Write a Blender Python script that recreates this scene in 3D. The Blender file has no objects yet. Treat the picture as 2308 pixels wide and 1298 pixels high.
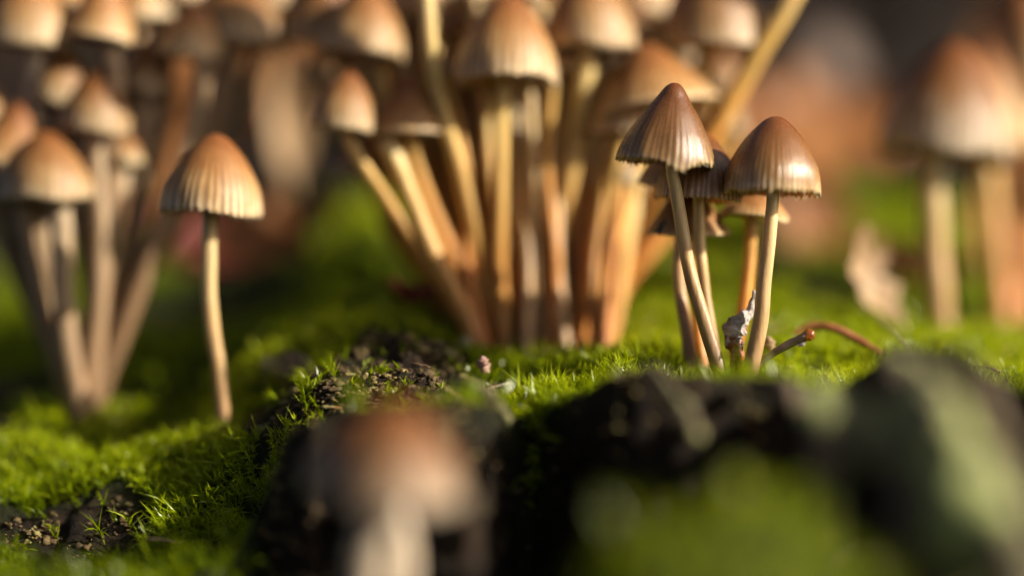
import bpy, math, random
import numpy as np
from mathutils import Vector, Matrix

R = math.radians
random.seed(7)
rng = np.random.default_rng(11)
scene = bpy.context.scene
col = scene.collection
# one Blender unit is ten centimetres here (a macro view of a log end)
scene.unit_settings.system = 'METRIC'
scene.unit_settings.scale_length = 0.1

# ------------------------------------------------------------------ camera
PITCH = R(3.0)
CAM = Vector((0.0, -4.0, 0.343))
FPX = 6000.0                       # focal length in pixels of a 2308 wide frame
cam = bpy.data.cameras.new('camera')
cam.sensor_width = 36.0
cam.lens = 36.0 * FPX / 2308.0
cam.clip_start = 0.05
cam.clip_end = 2000.0
cam.dof.use_dof = True
cam.dof.focus_distance = 4.0
cam.dof.aperture_fstop = 0.255
cam_o = bpy.data.objects.new('camera', cam)
cam_o.location = CAM
cam_o.rotation_euler = (math.pi / 2 - PITCH, 0, 0)
col.objects.link(cam_o)
scene.camera = cam_o

# ------------------------------------------------------------------ light
SUN = Vector((0.86, -0.27, 0.45)).normalized()     # towards the sun
w = bpy.data.worlds.new('World')
scene.world = w
w.use_nodes = True
nt = w.node_tree
sky = nt.nodes.new('ShaderNodeTexSky')
sky.sky_type = 'NISHITA'
sky.sun_disc = False
sky.sun_elevation = math.asin(SUN.z)
sky.sun_rotation = math.atan2(SUN.x, SUN.y)
sky.air_density = 0.45
sky.dust_density = 4.0
sky.ozone_density = 0.3
bg = nt.nodes['Background']
bg.inputs['Strength'].default_value = 0.06
nt.links.new(sky.outputs[0], bg.inputs['Color'])
sun = bpy.data.lights.new('sun', 'SUN')
sun.energy = 5.0
sun.angle = R(0.55)
sun.color = (1.0, 0.92, 0.79)
sun_o = bpy.data.objects.new('sun', sun)
sun_o.rotation_euler = SUN.to_track_quat('Z', 'Y').to_euler()
sun_o.location = (6, -2, 4)
col.objects.link(sun_o)
scene.view_settings.view_transform = 'Standard'
scene.view_settings.look = 'None'
scene.view_settings.exposure = 1.0
scene.view_settings.gamma = 1.0
scene.render.engine = 'CYCLES'
scene.cycles.use_denoising = True
scene.cycles.max_bounces = 10
scene.cycles.transmission_bounces = 6
scene.cycles.sample_clamp_indirect = 6.0
scene.cycles.caustics_reflective = False
scene.cycles.caustics_refractive = False

# ------------------------------------------------------------------ helpers
CP, SP = math.cos(PITCH), math.sin(PITCH)
def at(px, py, d):
    """world point seen at a photograph pixel at depth d along the view axis"""
    x = (px - 1154.0) / FPX * d
    u = -(py - 649.0) / FPX * d
    return Vector((CAM.x + x, CAM.y + d * CP + u * SP, CAM.z - d * SP + u * CP))

def tag(o, label=None, cat=None, group=None, kind=None):
    if label: o['label'] = label
    if cat: o['category'] = cat
    if group: o['group'] = group
    if kind: o['kind'] = kind
    return o

def hash3(i, j, k, seed):
    n = (i.astype(np.int64) * 374761393 + j.astype(np.int64) * 668265263
         + k.astype(np.int64) * 2147483647 + seed * 974634)
    n = (n ^ (n >> 13)) * 1274126177
    n = n & 0x7fffffff
    n = (n ^ (n >> 16)) * 1103515245
    n = (n & 0x7fffffff)
    n = n ^ (n >> 15)
    return (n & 0xffff) / 32767.5 - 1.0

def vnoise(x, y, z, seed=0):
    x = np.asarray(x, float); y = np.asarray(y, float); z = np.asarray(z, float)
    x, y, z = np.broadcast_arrays(x, y, z)
    i = np.floor(x); j = np.floor(y); k = np.floor(z)
    f = x - i; g = y - j; h = z - k
    f = f * f * f * (f * (f * 6 - 15) + 10)
    g = g * g * g * (g * (g * 6 - 15) + 10)
    h = h * h * h * (h * (h * 6 - 15) + 10)
    def c(a, b, e): return hash3(i + a, j + b, k + e, seed)
    x00 = c(0,0,0) * (1-f) + c(1,0,0) * f
    x10 = c(0,1,0) * (1-f) + c(1,1,0) * f
    x01 = c(0,0,1) * (1-f) + c(1,0,1) * f
    x11 = c(0,1,1) * (1-f) + c(1,1,1) * f
    return (x00 * (1-g) + x10 * g) * (1-h) + (x01 * (1-g) + x11 * g) * h

def fbm(x, y, z, octv=4, seed=0, gain=0.5):
    s = 0; a = 1.0; q = 1.0
    for o in range(octv):
        s = s + a * vnoise(np.asarray(x) * q + 13.7 * o, np.asarray(y) * q - 7.1 * o, np.asarray(z) * q + 3.3 * o, seed + o)
        a *= gain; q *= 2.03
    return s

def sstep(a, b, x):
    t = np.clip((x - a) / (b - a), 0, 1)
    return t * t * (3 - 2 * t)

def mesh_np(name, V, F, smooth=True, attrs=None, mat=None):
    """V (n,3); F a list of index arrays (m,3) and/or (m,4)"""
    me = bpy.data.meshes.new(name)
    V = np.asarray(V, np.float32)
    if isinstance(F, np.ndarray): F = [F]
    F = [np.asarray(f, np.int32) for f in F if len(f)]
    nl = sum(f.size for f in F); nf = sum(len(f) for f in F)
    me.vertices.add(len(V)); me.vertices.foreach_set('co', V.ravel())
    me.loops.add(nl); me.loops.foreach_set('vertex_index', np.concatenate([f.ravel() for f in F]))
    starts = []; s = 0
    for f in F:
        k = f.shape[1]
        starts.append(s + np.arange(len(f)) * k); s += f.size
    me.polygons.add(nf); me.polygons.foreach_set('loop_start', np.concatenate(starts).astype(np.int32))
    me.update(calc_edges=True)
    if smooth: me.polygons.foreach_set('use_smooth', np.ones(nf, bool))
    if attrs:
        for k, v in attrs.items():
            a = me.attributes.new(k, 'FLOAT', 'POINT')
            a.data.foreach_set('value', np.asarray(v, np.float32).ravel())
    if mat: me.materials.append(mat)
    me.validate()
    return me

def obj(name, me, parent=None, loc=None):
    o = bpy.data.objects.new(name, me)
    col.objects.link(o)
    if parent: o.parent = parent
    if loc is not None: o.location = loc
    return o

def empty(name, loc):
    o = bpy.data.objects.new(name, None)
    o.empty_display_size = 0.05
    o.location = loc
    col.objects.link(o)
    return o

def grid_faces(n, m, wrap=False):
    """quads over n rows by m columns; wrap joins the last column to the first"""
    i = np.arange(n - 1)[:, None]
    mm = m if wrap else m - 1
    j = np.arange(mm)[None, :]
    j2 = (j + 1) % m
    a = i * m + j; b = i * m + j2; c = (i + 1) * m + j2; d = (i + 1) * m + j
    return np.stack([a, b, c, d], -1).reshape(-1, 4)

def catmull(P, n):
    P = np.asarray(P, float)
    Q = np.vstack([2 * P[0] - P[1], P, 2 * P[-1] - P[-2]])
    out = []
    u = np.linspace(0, len(P) - 1 - 1e-6, n)
    for v in u:
        i = int(v); t = v - i
        p0, p1, p2, p3 = Q[i], Q[i+1], Q[i+2], Q[i+3]
        out.append(0.5 * (2*p1 + (p2-p0)*t + (2*p0-5*p1+4*p2-p3)*t*t + (3*p1-p0-3*p2+p3)*t**3))
    return np.array(out)

def tube(path, radii, sides=16, cap=True, rough=0.0, seed=0, flat=None):
    """vertices, faces, attr t for a tube along path (k,3)"""
    path = np.asarray(path, float); k = len(path)
    radii = np.broadcast_to(np.asarray(radii, float), (k,))
    T = np.gradient(path, axis=0); T /= np.linalg.norm(T, axis=1)[:, None]
    ref = np.array([0, 1.0, 0.05]) if abs(T[:, 1]).max() < 0.9 else np.array([1.0, 0, 0.1])
    A = np.cross(T, ref); A /= np.linalg.norm(A, axis=1)[:, None]
    B = np.cross(T, A)
    th = np.linspace(0, 2 * np.pi, sides, endpoint=False)
    rr = radii[:, None] * np.ones(sides)[None]
    if rough:
        s = np.linspace(0, 1, k)[:, None]
        rr = rr * (1 + rough * fbm(np.cos(th)[None] * 1.3 + 5, np.sin(th)[None] * 1.3, s * k * 0.25, 3, seed))
    fb = 1.0 if flat is None else flat
    V = path[:, None, :] + rr[..., None] * (np.cos(th)[None, :, None] * A[:, None, :] + fb * np.sin(th)[None, :, None] * B[:, None, :])
    V = V.reshape(-1, 3)
    t = np.repeat(np.linspace(0, 1, k), sides)
    F = [grid_faces(k, sides, True)]
    if cap:
        n0 = len(V)
        V = np.vstack([V, path[0] - T[0] * radii[0] * 0.4, path[-1] + T[-1] * radii[-1] * 0.4])
        t = np.append(t, [0, 1])
        j = np.arange(sides); j2 = (j + 1) % sides
        F.append(np.stack([j2, j, np.full(sides, n0)], -1))
        o = (k - 1) * sides
        F.append(np.stack([o + j, o + j2, np.full(sides, n0 + 1)], -1))
    return V, F, t

# ------------------------------------------------------------------ materials
def new_mat(name):
    m = bpy.data.materials.new(name)
    m.use_nodes = True
    n = m.node_tree
    b = n.nodes['Principled BSDF']
    return m, n, b

def ramp(n, fac, stops):
    r = n.nodes.new('ShaderNodeValToRGB')
    e = r.color_ramp.elements
    while len(e) < len(stops): e.new(0.5)
    for k, (p, c) in enumerate(stops):
        e[k].position = p
        e[k].color = (c[0], c[1], c[2], 1)
    n.links.new(fac, r.inputs['Fac'])
    return r.outputs['Color']

def attr(n, name):
    a = n.nodes.new('ShaderNodeAttribute'); a.attribute_name = name
    return a.outputs['Fac']

def noise(n, scale, detail=4, rough=0.55, vec=None, mul=None):
    t = n.nodes.new('ShaderNodeTexNoise')
    t.inputs['Scale'].default_value = scale
    t.inputs['Detail'].default_value = detail
    t.inputs['Roughness'].default_value = rough
    if vec is None:
        c = n.nodes.new('ShaderNodeTexCoord'); vec = c.outputs['Object']
    if mul:
        mp = n.nodes.new('ShaderNodeMapping'); mp.inputs['Scale'].default_value = mul
        n.links.new(vec, mp.inputs['Vector']); vec = mp.outputs['Vector']
    n.links.new(vec, t.inputs['Vector'])
    return t.outputs['Fac']

def mix(n, fac, a, b, mode='MIX'):
    m = n.nodes.new('ShaderNodeMix'); m.data_type = 'RGBA'; m.blend_type = mode
    for s, v in ((m.inputs[0], fac), (m.inputs[6], a), (m.inputs[7], b)):
        if hasattr(v, 'links'): n.links.new(v, s)
        elif isinstance(v, (int, float)): s.default_value = v
        else: s.default_value = (v[0], v[1], v[2], 1)
    return m.outputs[2]

def math_n(n, op, a, b=None, clamp=False):
    m = n.nodes.new('ShaderNodeMath'); m.operation = op; m.use_clamp = clamp
    for s, v in ((m.inputs[0], a), (m.inputs[1], b)):
        if v is None: continue
        if hasattr(v, 'links'): n.links.new(v, s)
        else: s.default_value = v
    return m.outputs[0]

def bump(n, b, h, strength, dist):
    bp = n.nodes.new('ShaderNodeBump')
    bp.inputs['Strength'].default_value = strength
    bp.inputs['Distance'].default_value = dist
    n.links.new(h, bp.inputs['Height'])
    n.links.new(bp.outputs['Normal'], b.inputs['Normal'])
    return bp

def cap_material(name, stops, rough=0.30, wet=0.5, uneven=0.35, sss=0.55):
    m, n, b = new_mat(name)
    t = attr(n, 't'); s = attr(n, 'stria')
    oi = n.nodes.new('ShaderNodeObjectInfo')
    wob = noise(n, 2.2, 3)
    tt = math_n(n, 'ADD', t, math_n(n, 'MULTIPLY', math_n(n, 'SUBTRACT', wob, 0.5), uneven))
    c = ramp(n, tt, stops)
    # darker translucent lines above the gills
    line = math_n(n, 'MULTIPLY', s, math_n(n, 'SMOOTH_MIN', t, 0.8))
    c = mix(n, math_n(n, 'MULTIPLY', line, 0.95), c, (0.10, 0.040, 0.012))
    var = math_n(n, 'ADD', math_n(n, 'MULTIPLY', oi.outputs['Random'], 0.35), 0.82)
    hsv = n.nodes.new('ShaderNodeHueSaturation')
    bl = math_n(n, 'ADD', math_n(n, 'MULTIPLY', noise(n, 6.5, 6, 0.68), 0.55), 0.72)
    var = math_n(n, 'MULTIPLY', var, bl)
    n.links.new(c, hsv.inputs['Color']); n.links.new(var, hsv.inputs['Value'])
    n.links.new(hsv.outputs['Color'], b.inputs['Base Color'])
    b.inputs['Subsurface Weight'].default_value = sss
    b.inputs['Subsurface Radius'].default_value = (1.0, 0.52, 0.22)
    b.inputs['Subsurface Scale'].default_value = 0.014
    b.inputs['IOR'].default_value = 1.4
    b.inputs['Specular IOR Level'].default_value = wet
    g = noise(n, 48, 4, 0.75, mul=(1, 1, 0.5))
    rr = n.nodes.new('ShaderNodeMapRange')
    n.links.new(g, rr.inputs[0]); rr.inputs[1].default_value = 0.3; rr.inputs[2].default_value = 0.7; rr.inputs[3].default_value = rough * 0.5; rr.inputs[4].default_value = rough * 2.0
    n.links.new(rr.outputs[0], b.inputs['Roughness'])
    fine = noise(n, 60, 5, 0.7, mul=(1, 1, 0.22))
    bump(n, b, fine, 0.9, 0.0006)
    return m

CAPSTOPS = [(0.0, (0.135, 0.042, 0.010)), (0.32, (0.195, 0.070, 0.017)), (0.60, (0.30, 0.140, 0.042)),
            (0.84, (0.46, 0.29, 0.125)), (1.0, (0.66, 0.50, 0.30))]
CAPSTOPS_H = [(0.0, (0.145, 0.042, 0.009)), (0.38, (0.145, 0.050, 0.012)), (0.70, (0.215, 0.098, 0.027)),
              (0.91, (0.33, 0.19, 0.065)), (1.0, (0.56, 0.41, 0.22))]
CAPSTOPS_D = [(0.0, (0.125, 0.036, 0.006)), (0.35, (0.14, 0.046, 0.009)), (0.62, (0.19, 0.085, 0.026)),
              (0.80, (0.33, 0.23, 0.135)), (1.0, (0.52, 0.43, 0.31))]
M_CAP = cap_material('cap_skin_matte', CAPSTOPS, rough=0.36, wet=0.42, sss=0.4)
M_CAPD = cap_material('cap_skin_dark', CAPSTOPS_D, rough=0.40, wet=0.35, sss=0.35)
M_CAPH = cap_material('cap_skin_moist', CAPSTOPS_H, rough=0.21, wet=0.8, uneven=0.3, sss=0.45)

def gill_material():
    m, n, b = new_mat('gill_flesh')
    c = ramp(n, noise(n, 3, 3), [(0.3, (0.52, 0.40, 0.26)), (0.7, (0.64, 0.52, 0.37))])
    n.links.new(c, b.inputs['Base Color'])
    b.inputs['Roughness'].default_value = 0.6
    b.inputs['Subsurface Weight'].default_value = 0.5
    b.inputs['Subsurface Radius'].default_value = (1.0, 0.6, 0.3)
    b.inputs['Subsurface Scale'].default_value = 0.015
    return m
M_GILL = gill_material()

def stem_material(name, stops, sparkle=0.3, sss=0.6, spec=0.4):
    m, n, b = new_mat(name)
    t = attr(n, 't')
    oi = n.nodes.new('ShaderNodeObjectInfo')
    sh = math_n(n, 'MULTIPLY', math_n(n, 'SUBTRACT', oi.outputs['Random'], 0.5), 0.25)
    wob = math_n(n, 'MULTIPLY', math_n(n, 'SUBTRACT', noise(n, 9, 3), 0.5), 0.25)
    tt = math_n(n, 'ADD', math_n(n, 'ADD', t, sh), wob, clamp=True)
    c = ramp(n, tt, stops)
    fib = noise(n, 130, 3, 0.6, mul=(1, 1, 0.16))
    c = mix(n, math_n(n, 'MULTIPLY', fib, 0.16), c, (0.75, 0.60, 0.38), 'MIX') if sparkle else c
    st = noise(n, 70, 5, 0.7, mul=(1.6, 1.6, 0.10))
    sv_ = n.nodes.new('ShaderNodeMapRange'); n.links.new(st, sv_.inputs[0]); sv_.inputs[1].default_value = 0.3; sv_.inputs[2].default_value = 0.7; sv_.inputs[3].default_value = 0.68; sv_.inputs[4].default_value = 1.18
    hs = n.nodes.new('ShaderNodeHueSaturation'); n.links.new(c, hs.inputs['Color']); n.links.new(sv_.outputs[0], hs.inputs['Value'])
    c = hs.outputs['Color']
    n.links.new(c, b.inputs['Base Color'])
    b.inputs['Roughness'].default_value = 0.40
    b.inputs['Specular IOR Level'].default_value = spec
    b.inputs['Subsurface Weight'].default_value = sss
    b.inputs['Subsurface Radius'].default_value = (1.0, 0.62, 0.24)
    b.inputs['Subsurface Scale'].default_value = 0.02
    f2 = noise(n, 170, 3, 0.7, mul=(1, 1, 0.3))
    bump(n, b, f2, 0.9, 0.0011)
    return m
# attribute t runs from 0 at the foot to 1 under the cap
M_STEM = stem_material('stem_cream', [(0.0, (0.10, 0.040, 0.014)), (0.16, (0.20, 0.090, 0.030)),
                                      (0.45, (0.40, 0.24, 0.090)), (0.75, (0.56, 0.41, 0.19)), (1.0, (0.62, 0.49, 0.29))])
M_STEMG = stem_material('stem_pale', [(0.0, (0.12, 0.07, 0.04)), (0.4, (0.36, 0.27, 0.17)), (1.0, (0.55, 0.46, 0.35))])
M_STEML = stem_material('stem_dun', [(0.0, (0.09, 0.042, 0.018)), (0.3, (0.19, 0.105, 0.050)), (0.7, (0.34, 0.235, 0.135)), (1.0, (0.47, 0.37, 0.25))], spec=0.25)
M_STEMC = stem_material('stem_golden', [(0.0, (0.15, 0.034, 0.006)), (0.2, (0.31, 0.095, 0.013)),
                                      (0.5, (0.46, 0.225, 0.040)), (0.78, (0.57, 0.40, 0.13)), (1.0, (0.64, 0.50, 0.25))], sss=0.45, spec=0.25)
M_STEMH = stem_material('stem_hero', [(0.0, (0.10, 0.048, 0.024)), (0.15, (0.165, 0.080, 0.036)),
                                      (0.42, (0.40, 0.255, 0.105)), (0.72, (0.64, 0.48, 0.22)), (1.0, (0.66, 0.53, 0.32))])
M_STEMO = stem_material('stem_orange', [(0.0, (0.16, 0.030, 0.004)), (0.2, (0.33, 0.085, 0.008)),
                                        (0.5, (0.46, 0.185, 0.018)), (0.78, (0.50, 0.305, 0.070)), (1.0, (0.56, 0.40, 0.17))], sss=0.4, spec=0.2)

def bark_material():
    m, n, b = new_mat('rotting_bark')
    a = noise(n, 9, 7, 0.65)
    c = ramp(n, a, [(0.25, (0.005, 0.0035, 0.002)), (0.5, (0.012, 0.0075, 0.004)), (0.68, (0.030, 0.018, 0.009)), (0.85, (0.06, 0.037, 0.019))])
    lich = noise(n, 14, 5, 0.6, mul=(1.0, 0.8, 1.2))
    lf = n.nodes.new('ShaderNodeMapRange'); n.links.new(lich, lf.inputs[0])
    lf.inputs[1].default_value = 0.60; lf.inputs[2].default_value = 0.70
    c = mix(n, math_n(n, 'MULTIPLY', lf.outputs[0], 0.45), c, (0.10, 0.105, 0.055))
    mo = attr(n, 'moss')
    c = mix(n, math_n(n, 'MULTIPLY', mo, 0.85), c, (0.022, 0.034, 0.006))
    n.links.new(c, b.inputs['Base Color'])
    b.inputs['Roughness'].default_value = 0.8
    b.inputs['Specular IOR Level'].default_value = 0.15
    bump(n, b, noise(n, 45, 8, 0.7), 0.9, 0.02)
    return m
M_BARK = bark_material()

def moss_material(name, dark, mid, light, trans=0.5):
    m, n, b = new_mat(name)
    r = attr(n, 'rnd'); tp = attr(n, 'tip')
    f = math_n(n, 'ADD', math_n(n, 'MULTIPLY', r, 0.75), math_n(n, 'MULTIPLY', tp, 0.25))
    c = ramp(n, f, [(0.05, dark), (0.5, mid), (0.95, light)])
    n.links.new(c, b.inputs['Base Color'])
    b.inputs['Roughness'].default_value = 0.28
    b.inputs['Specular IOR Level'].default_value = 0.45
    tr = n.nodes.new('ShaderNodeBsdfTranslucent')
    tc = mix(n, 1.0, c, (1.0, 0.95, 0.35), 'MULTIPLY')
    n.links.new(tc, tr.inputs['Color'])
    ms = n.nodes.new('ShaderNodeMixShader'); ms.inputs[0].default_value = trans
    n.links.new(b.outputs[0], ms.inputs[1]); n.links.new(tr.outputs[0], ms.inputs[2])
    n.links.new(ms.outputs[0], n.nodes['Material Output'].inputs['Surface'])
    return m
M_MOSS = moss_material('moss_leaf', (0.075, 0.110, 0.002), (0.30, 0.385, 0.004), (0.52, 0.57, 0.014), 0.52)

def simple(name, stops, scale=8, rough=0.6, spec=0.4, sss=0, trans=0, bmp=0.4, detail=5, mul=None):
    m, n, b = new_mat(name)
    c = ramp(n, noise(n, scale, detail, 0.6, mul=mul), stops)
    n.links.new(c, b.inputs['Base Color'])
    b.inputs['Roughness'].default_value = rough
    b.inputs['Specular IOR Level'].default_value = spec
    if sss:
        b.inputs['Subsurface Weight'].default_value = sss
        b.inputs['Subsurface Radius'].default_value = (1, 0.5, 0.2)
        b.inputs['Subsurface Scale'].default_value = 0.02
    if bmp: bump(n, b, noise(n, scale * 5, 5, 0.65, mul=mul), bmp, 0.01)
    if trans:
        tr = n.nodes.new('ShaderNodeBsdfTranslucent'); n.links.new(c, tr.inputs['Color'])
        ms = n.nodes.new('ShaderNodeMixShader'); ms.inputs[0].default_value = trans
        n.links.new(b.outputs[0], ms.inputs[1]); n.links.new(tr.outputs[0], ms.inputs[2])
        n.links.new(ms.outputs[0], n.nodes['Material Output'].inputs['Surface'])
    return m

# ------------------------------------------------------------------ the log surface
CTRL = [
 # moss and hero bases in the plane of focus
 (1190,915,4.00),(1300,850,4.01),(1370,818,4.02),(1470,835,4.0),(1550,838,4.0),(1620,848,4.0),(1690,846,4.0),(1560,822,4.08),
 (1780,845,4.0),(1850,848,4.0),(1920,858,3.98),(1800,810,4.1),(1880,800,4.12),(1960,790,4.15),
 (1250,775,4.15),(1330,790,4.12),(1450,765,4.2),(1180,800,4.12),
 (1090,790,4.3),(1240,770,4.35),(1380,775,4.3),(1240,700,4.6),
 (1500,700,4.4),(1450,600,4.85),(1700,650,4.6),(1600,580,5.0),(1620,760,4.25),
 # right
 (2000,730,4.4),(2120,735,4.6),(2250,735,4.6),(2200,800,4.2),(2308,730,4.8),(1900,620,5.0),(1900,470,5.6),(2100,620,5.2),(2060,790,4.1),
 (2240,860,4.0),
 # lichen ridge and behind it
 (860,860,3.96),(760,880,3.97),(690,930,3.97),(1000,850,3.95),(1090,880,3.93),
 (900,735,4.18),(980,790,4.1),(820,790,4.1),(700,830,4.1),(640,860,4.12),(600,745,4.4),(740,670,4.65),(850,500,4.95),(940,500,4.95),(930,700,4.4),
 (1030,760,4.25),(1040,620,4.8),
 # left hollow
 (505,940,4.2),(420,965,4.15),(560,920,4.15),(180,890,4.36),(300,860,4.45),(300,720,4.8),(200,1030,4.2),(80,975,4.25),(260,1040,4.1),
 (380,1060,4.1),(330,985,4.27),(580,1080,4.0),(620,1000,4.0),(600,1180,3.98),(430,1240,3.95),(300,1298,3.9),(150,1200,4.0),(50,1290,3.85),(560,1320,3.88),(500,1010,4.1),
 (480,640,5.2),(450,790,4.9),(0,900,4.42),(0,640,5.6),(-200,1000,4.2),(-200,1250,3.8),
 # beyond the frame so that the sheet stays calm
 (2600,780,4.2),(2700,700,5.0),(-500,900,4.8),(-500,1200,4.0),(1154,560,6.0),(2000,520,6.2),(400,640,6.2),
]
CW = np.array([at(*c)[:] for c in CTRL])
CW[:, 2] -= 0.026          # the pixels name the top of the moss
def _tps(r): return np.where(r > 1e-9, r * r * np.log(np.maximum(r, 1e-9)), 0)
_n = len(CW)
_K = _tps(np.linalg.norm(CW[:, None, :2] - CW[None, :, :2], axis=-1)) + np.eye(_n) * 1e-4
_P = np.hstack([np.ones((_n, 1)), CW[:, :2]])
_A = np.zeros((_n + 3, _n + 3)); _A[:_n, :_n] = _K; _A[:_n, _n:] = _P; _A[_n:, :_n] = _P.T
_W = np.linalg.solve(_A, np.append(CW[:, 2], [0, 0, 0]))
def top_h(x, y):
    x = np.asarray(x, float); y = np.asarray(y, float)
    sh = x.shape; p = np.stack([x.ravel(), y.ravel()], -1)
    out = np.empty(len(p))
    for s in range(0, len(p), 20000):
        q = p[s:s+20000]
        out[s:s+20000] = _tps(np.linalg.norm(q[:, None] - CW[None, :, :2], axis=-1)) @ _W[:_n] + _W[_n] + q @ _W[_n+1:]
    return out.reshape(sh)

# the broken front edge of the log, seen as a soft dark line across the picture
EDGE = [(-600,1250,3.5),(0,1298,3.6),(300,1298,3.7),(520,1298,3.80),(600,1120,3.85),(640,1000,3.82),(700,945,3.78),(850,930,3.74),(1000,915,3.72),(1090,920,3.74),
        (1160,945,3.90),(1200,968,3.93),(1250,935,3.88),(1320,885,3.80),(1385,835,3.74),(1500,832,3.74),(1650,852,3.74),(1780,868,3.74),
        (1880,880,3.78),(1940,835,3.72),(2010,790,3.66),(2100,785,3.60),(2200,830,3.55),(2320,870,3.5),(2800,900,3.4)]
EW = np.array([at(*e)[:] for e in EDGE])
def edge_y(x): return np.interp(x, EW[:, 0], EW[:, 1])
def edge_z(x): return np.interp(x, EW[:, 0], EW[:, 2])

HUMPS = [(1690, 1068, 3.12, 0.15, 0.11), (1470, 1150, 3.10, 0.065, 0.08), (1560, 1165, 3.00, 0.06, 0.06), (1740, 1190, 2.98, 0.12, 0.10), (1880, 1240, 3.02, 0.09, 0.09),
         (1480, 1285, 2.95, 0.07, 0.08), (1660, 1300, 2.86, 0.12, 0.08), (1930, 1300, 2.9, 0.08, 0.08)]
FM = at(1680, 1150, 3.02)      # the soft moss hump in front
def low_h(x, y):
    z = -0.62 + 0.05 * fbm(x * 3, y * 3, 0.3, 3, 5)
    for px, py, d, rx, ry in HUMPS:
        p = at(px, py, d)
        r = np.sqrt(((x - p.x) / rx) ** 2 + ((y - p.y) / ry) ** 2)
        z = np.maximum(z, -0.62 + (p.z - 0.03 + 0.62 + 0.022 * fbm(x * 14, y * 14, 0.6, 3, 52)) * np.exp(-(r ** 2.6)))
    return z

def base_h(x, y):
    x = np.asarray(x, float); y = np.asarray(y, float)
    ye = edge_y(x) + 0.025 * vnoise(x * 9, 1.7, 0.2, 3)
    t = ye - y                      # positive in front of the edge
    h = top_h(x, np.maximum(y, ye))
    # ease up to the lip
    k = np.exp(-np.clip(-t, 0, None) / 0.10)
    h = h * (1 - k) + edge_z(x) * k
    low = low_h(x, y)
    f = sstep(0.0, 0.16, t) ** 0.8
    h = h * (1 - f) + low * f
    # far side of the log rolls off
    far = sstep(1.9, 3.2, y)
    return h - far * 1.3

def bare(x, y):
    """1 where bark shows, 0 under moss"""
    n = fbm(np.asarray(x) * 7, np.asarray(y) * 7, 0.0, 3, 21)
    b = np.zeros_like(np.asarray(x, float))
    def blob(px, py, d, rx, ry, s=1.0):
        p = at(px, py, d)
        return s * np.exp(-(((x - p.x) / rx) ** 2 + ((y - p.y) / ry) ** 2))
    for q in [(860,870,3.98,0.19,0.15,1.8),(740,870,4.02,0.12,0.13,1.7),(900,745,4.16,0.08,0.08,1.5),(700,900,4.0,0.09,0.09,1.3),(980,830,4.0,0.09,0.10,1.4),(650,835,4.15,0.06,0.06,1.2),
              (130,1190,4.02,0.11,0.08,1.3),(300,1150,4.0,0.04,0.06,1.1),(250,985,4.22,0.05,0.05,0.8),(20,900,4.5,0.15,0.15,1.2),
              (1850,590,4.9,0.22,0.2,1.2),(480,640,5.1,0.25,0.25,1.2),(1090,820,4.06,0.035,0.05,0.9),(300,950,4.45,0.07,0.08,0.8)]:
        b = np.maximum(b, blob(*q))
    ye = edge_y(x)
    t = ye - y
    lip = sstep(-0.05, 0.02, t)
    lip = np.where((x < -0.36), sstep(0.1, 0.2, t), lip)
    tuft = blob(1195, 930, 3.97, 0.05, 0.09, 1.3)
    lip = np.clip(lip - tuft, 0, 1)
    hump = np.exp(-((np.sqrt(((x - FM.x) / 0.27) ** 2 + ((y - FM.y) / 0.26) ** 2)) ** 4))
    lip = np.clip(lip - 1.6 * hump * (y < -0.6), 0, 1)
    b = np.maximum(b + 0.35 * n * (b > 0.15), lip)
    return np.clip(b, 0, 1)

def detail(x, y, br):
    mossy = 1 - br
    left = sstep(0.1, -0.35, x)
    hum = fbm(x * 5.5, y * 5.5, 0.7, 2, 40)
    z = mossy * (0.010 + 0.034 * left) * hum * sstep(-0.95, -0.7, y)
    cush = 1 - np.abs(vnoise(x * 15 + 0.4 * hum, y * 15, 0.2, 47)) * 1.6
    z = z + mossy * 0.011 * cush * sstep(-0.3, -0.2, y)
    ridge = 1 - np.abs(fbm(x * 11, y * 7, 0.1, 4, 60))
    z = z + br * np.where(edge_y(x) - y > -0.03, 0.35, 1.0) * (0.020 * (ridge - 0.6) + 0.010 * fbm(x * 38, y * 38, 0, 4, 70))
    return z

def H(x, y):
    sc = np.isscalar(x)
    x = np.atleast_1d(np.asarray(x, float)); y = np.atleast_1d(np.asarray(y, float))
    z = base_h(x, y)
    br = bare(x, y)
    z = z + detail(x, y, br)
    return float(z[0]) if sc else z

def build_log():
    xs = np.concatenate([np.linspace(-3.2, -0.95, 60), np.linspace(-0.94, 1.05, 330), np.linspace(1.07, 3.2, 60)])
    ys = np.concatenate([np.linspace(-1.45, -0.5, 150), np.linspace(-0.495, 0.6, 240), np.linspace(0.615, 3.3, 110)])
    X, Y = np.meshgrid(xs, ys)
    Z = base_h(X, Y); br = bare(X, Y)
    Z = Z + detail(X, Y, br)
    # push the steep front face in and out so that it is not a curtain
    t = edge_y(X) - Y
    face = np.exp(-((t - 0.08) / 0.09) ** 2)
    Yo = Y + face * (0.014 * fbm(X * 9, Z * 9, 0.2, 3, 90) + 0.010 * fbm(X * 60, Z * 22, 0.2, 3, 91))
    Z[0, :] = Z[-1, :] = -1.35; Z[:, 0] = Z[:, -1] = -1.35      # closed down to the forest floor
    V = np.stack([X, Yo, Z], -1).reshape(-1, 3)
    me = mesh_np('fallen_log', V, grid_faces(len(ys), len(xs)), attrs={'moss': (1 - br).ravel()}, mat=M_BARK)
    o = obj('fallen_log', me)
    tag(o, 'dark rotting fallen log with a broken front edge, carpeted in moss', 'log')
    return o
LOG = build_log()

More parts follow.
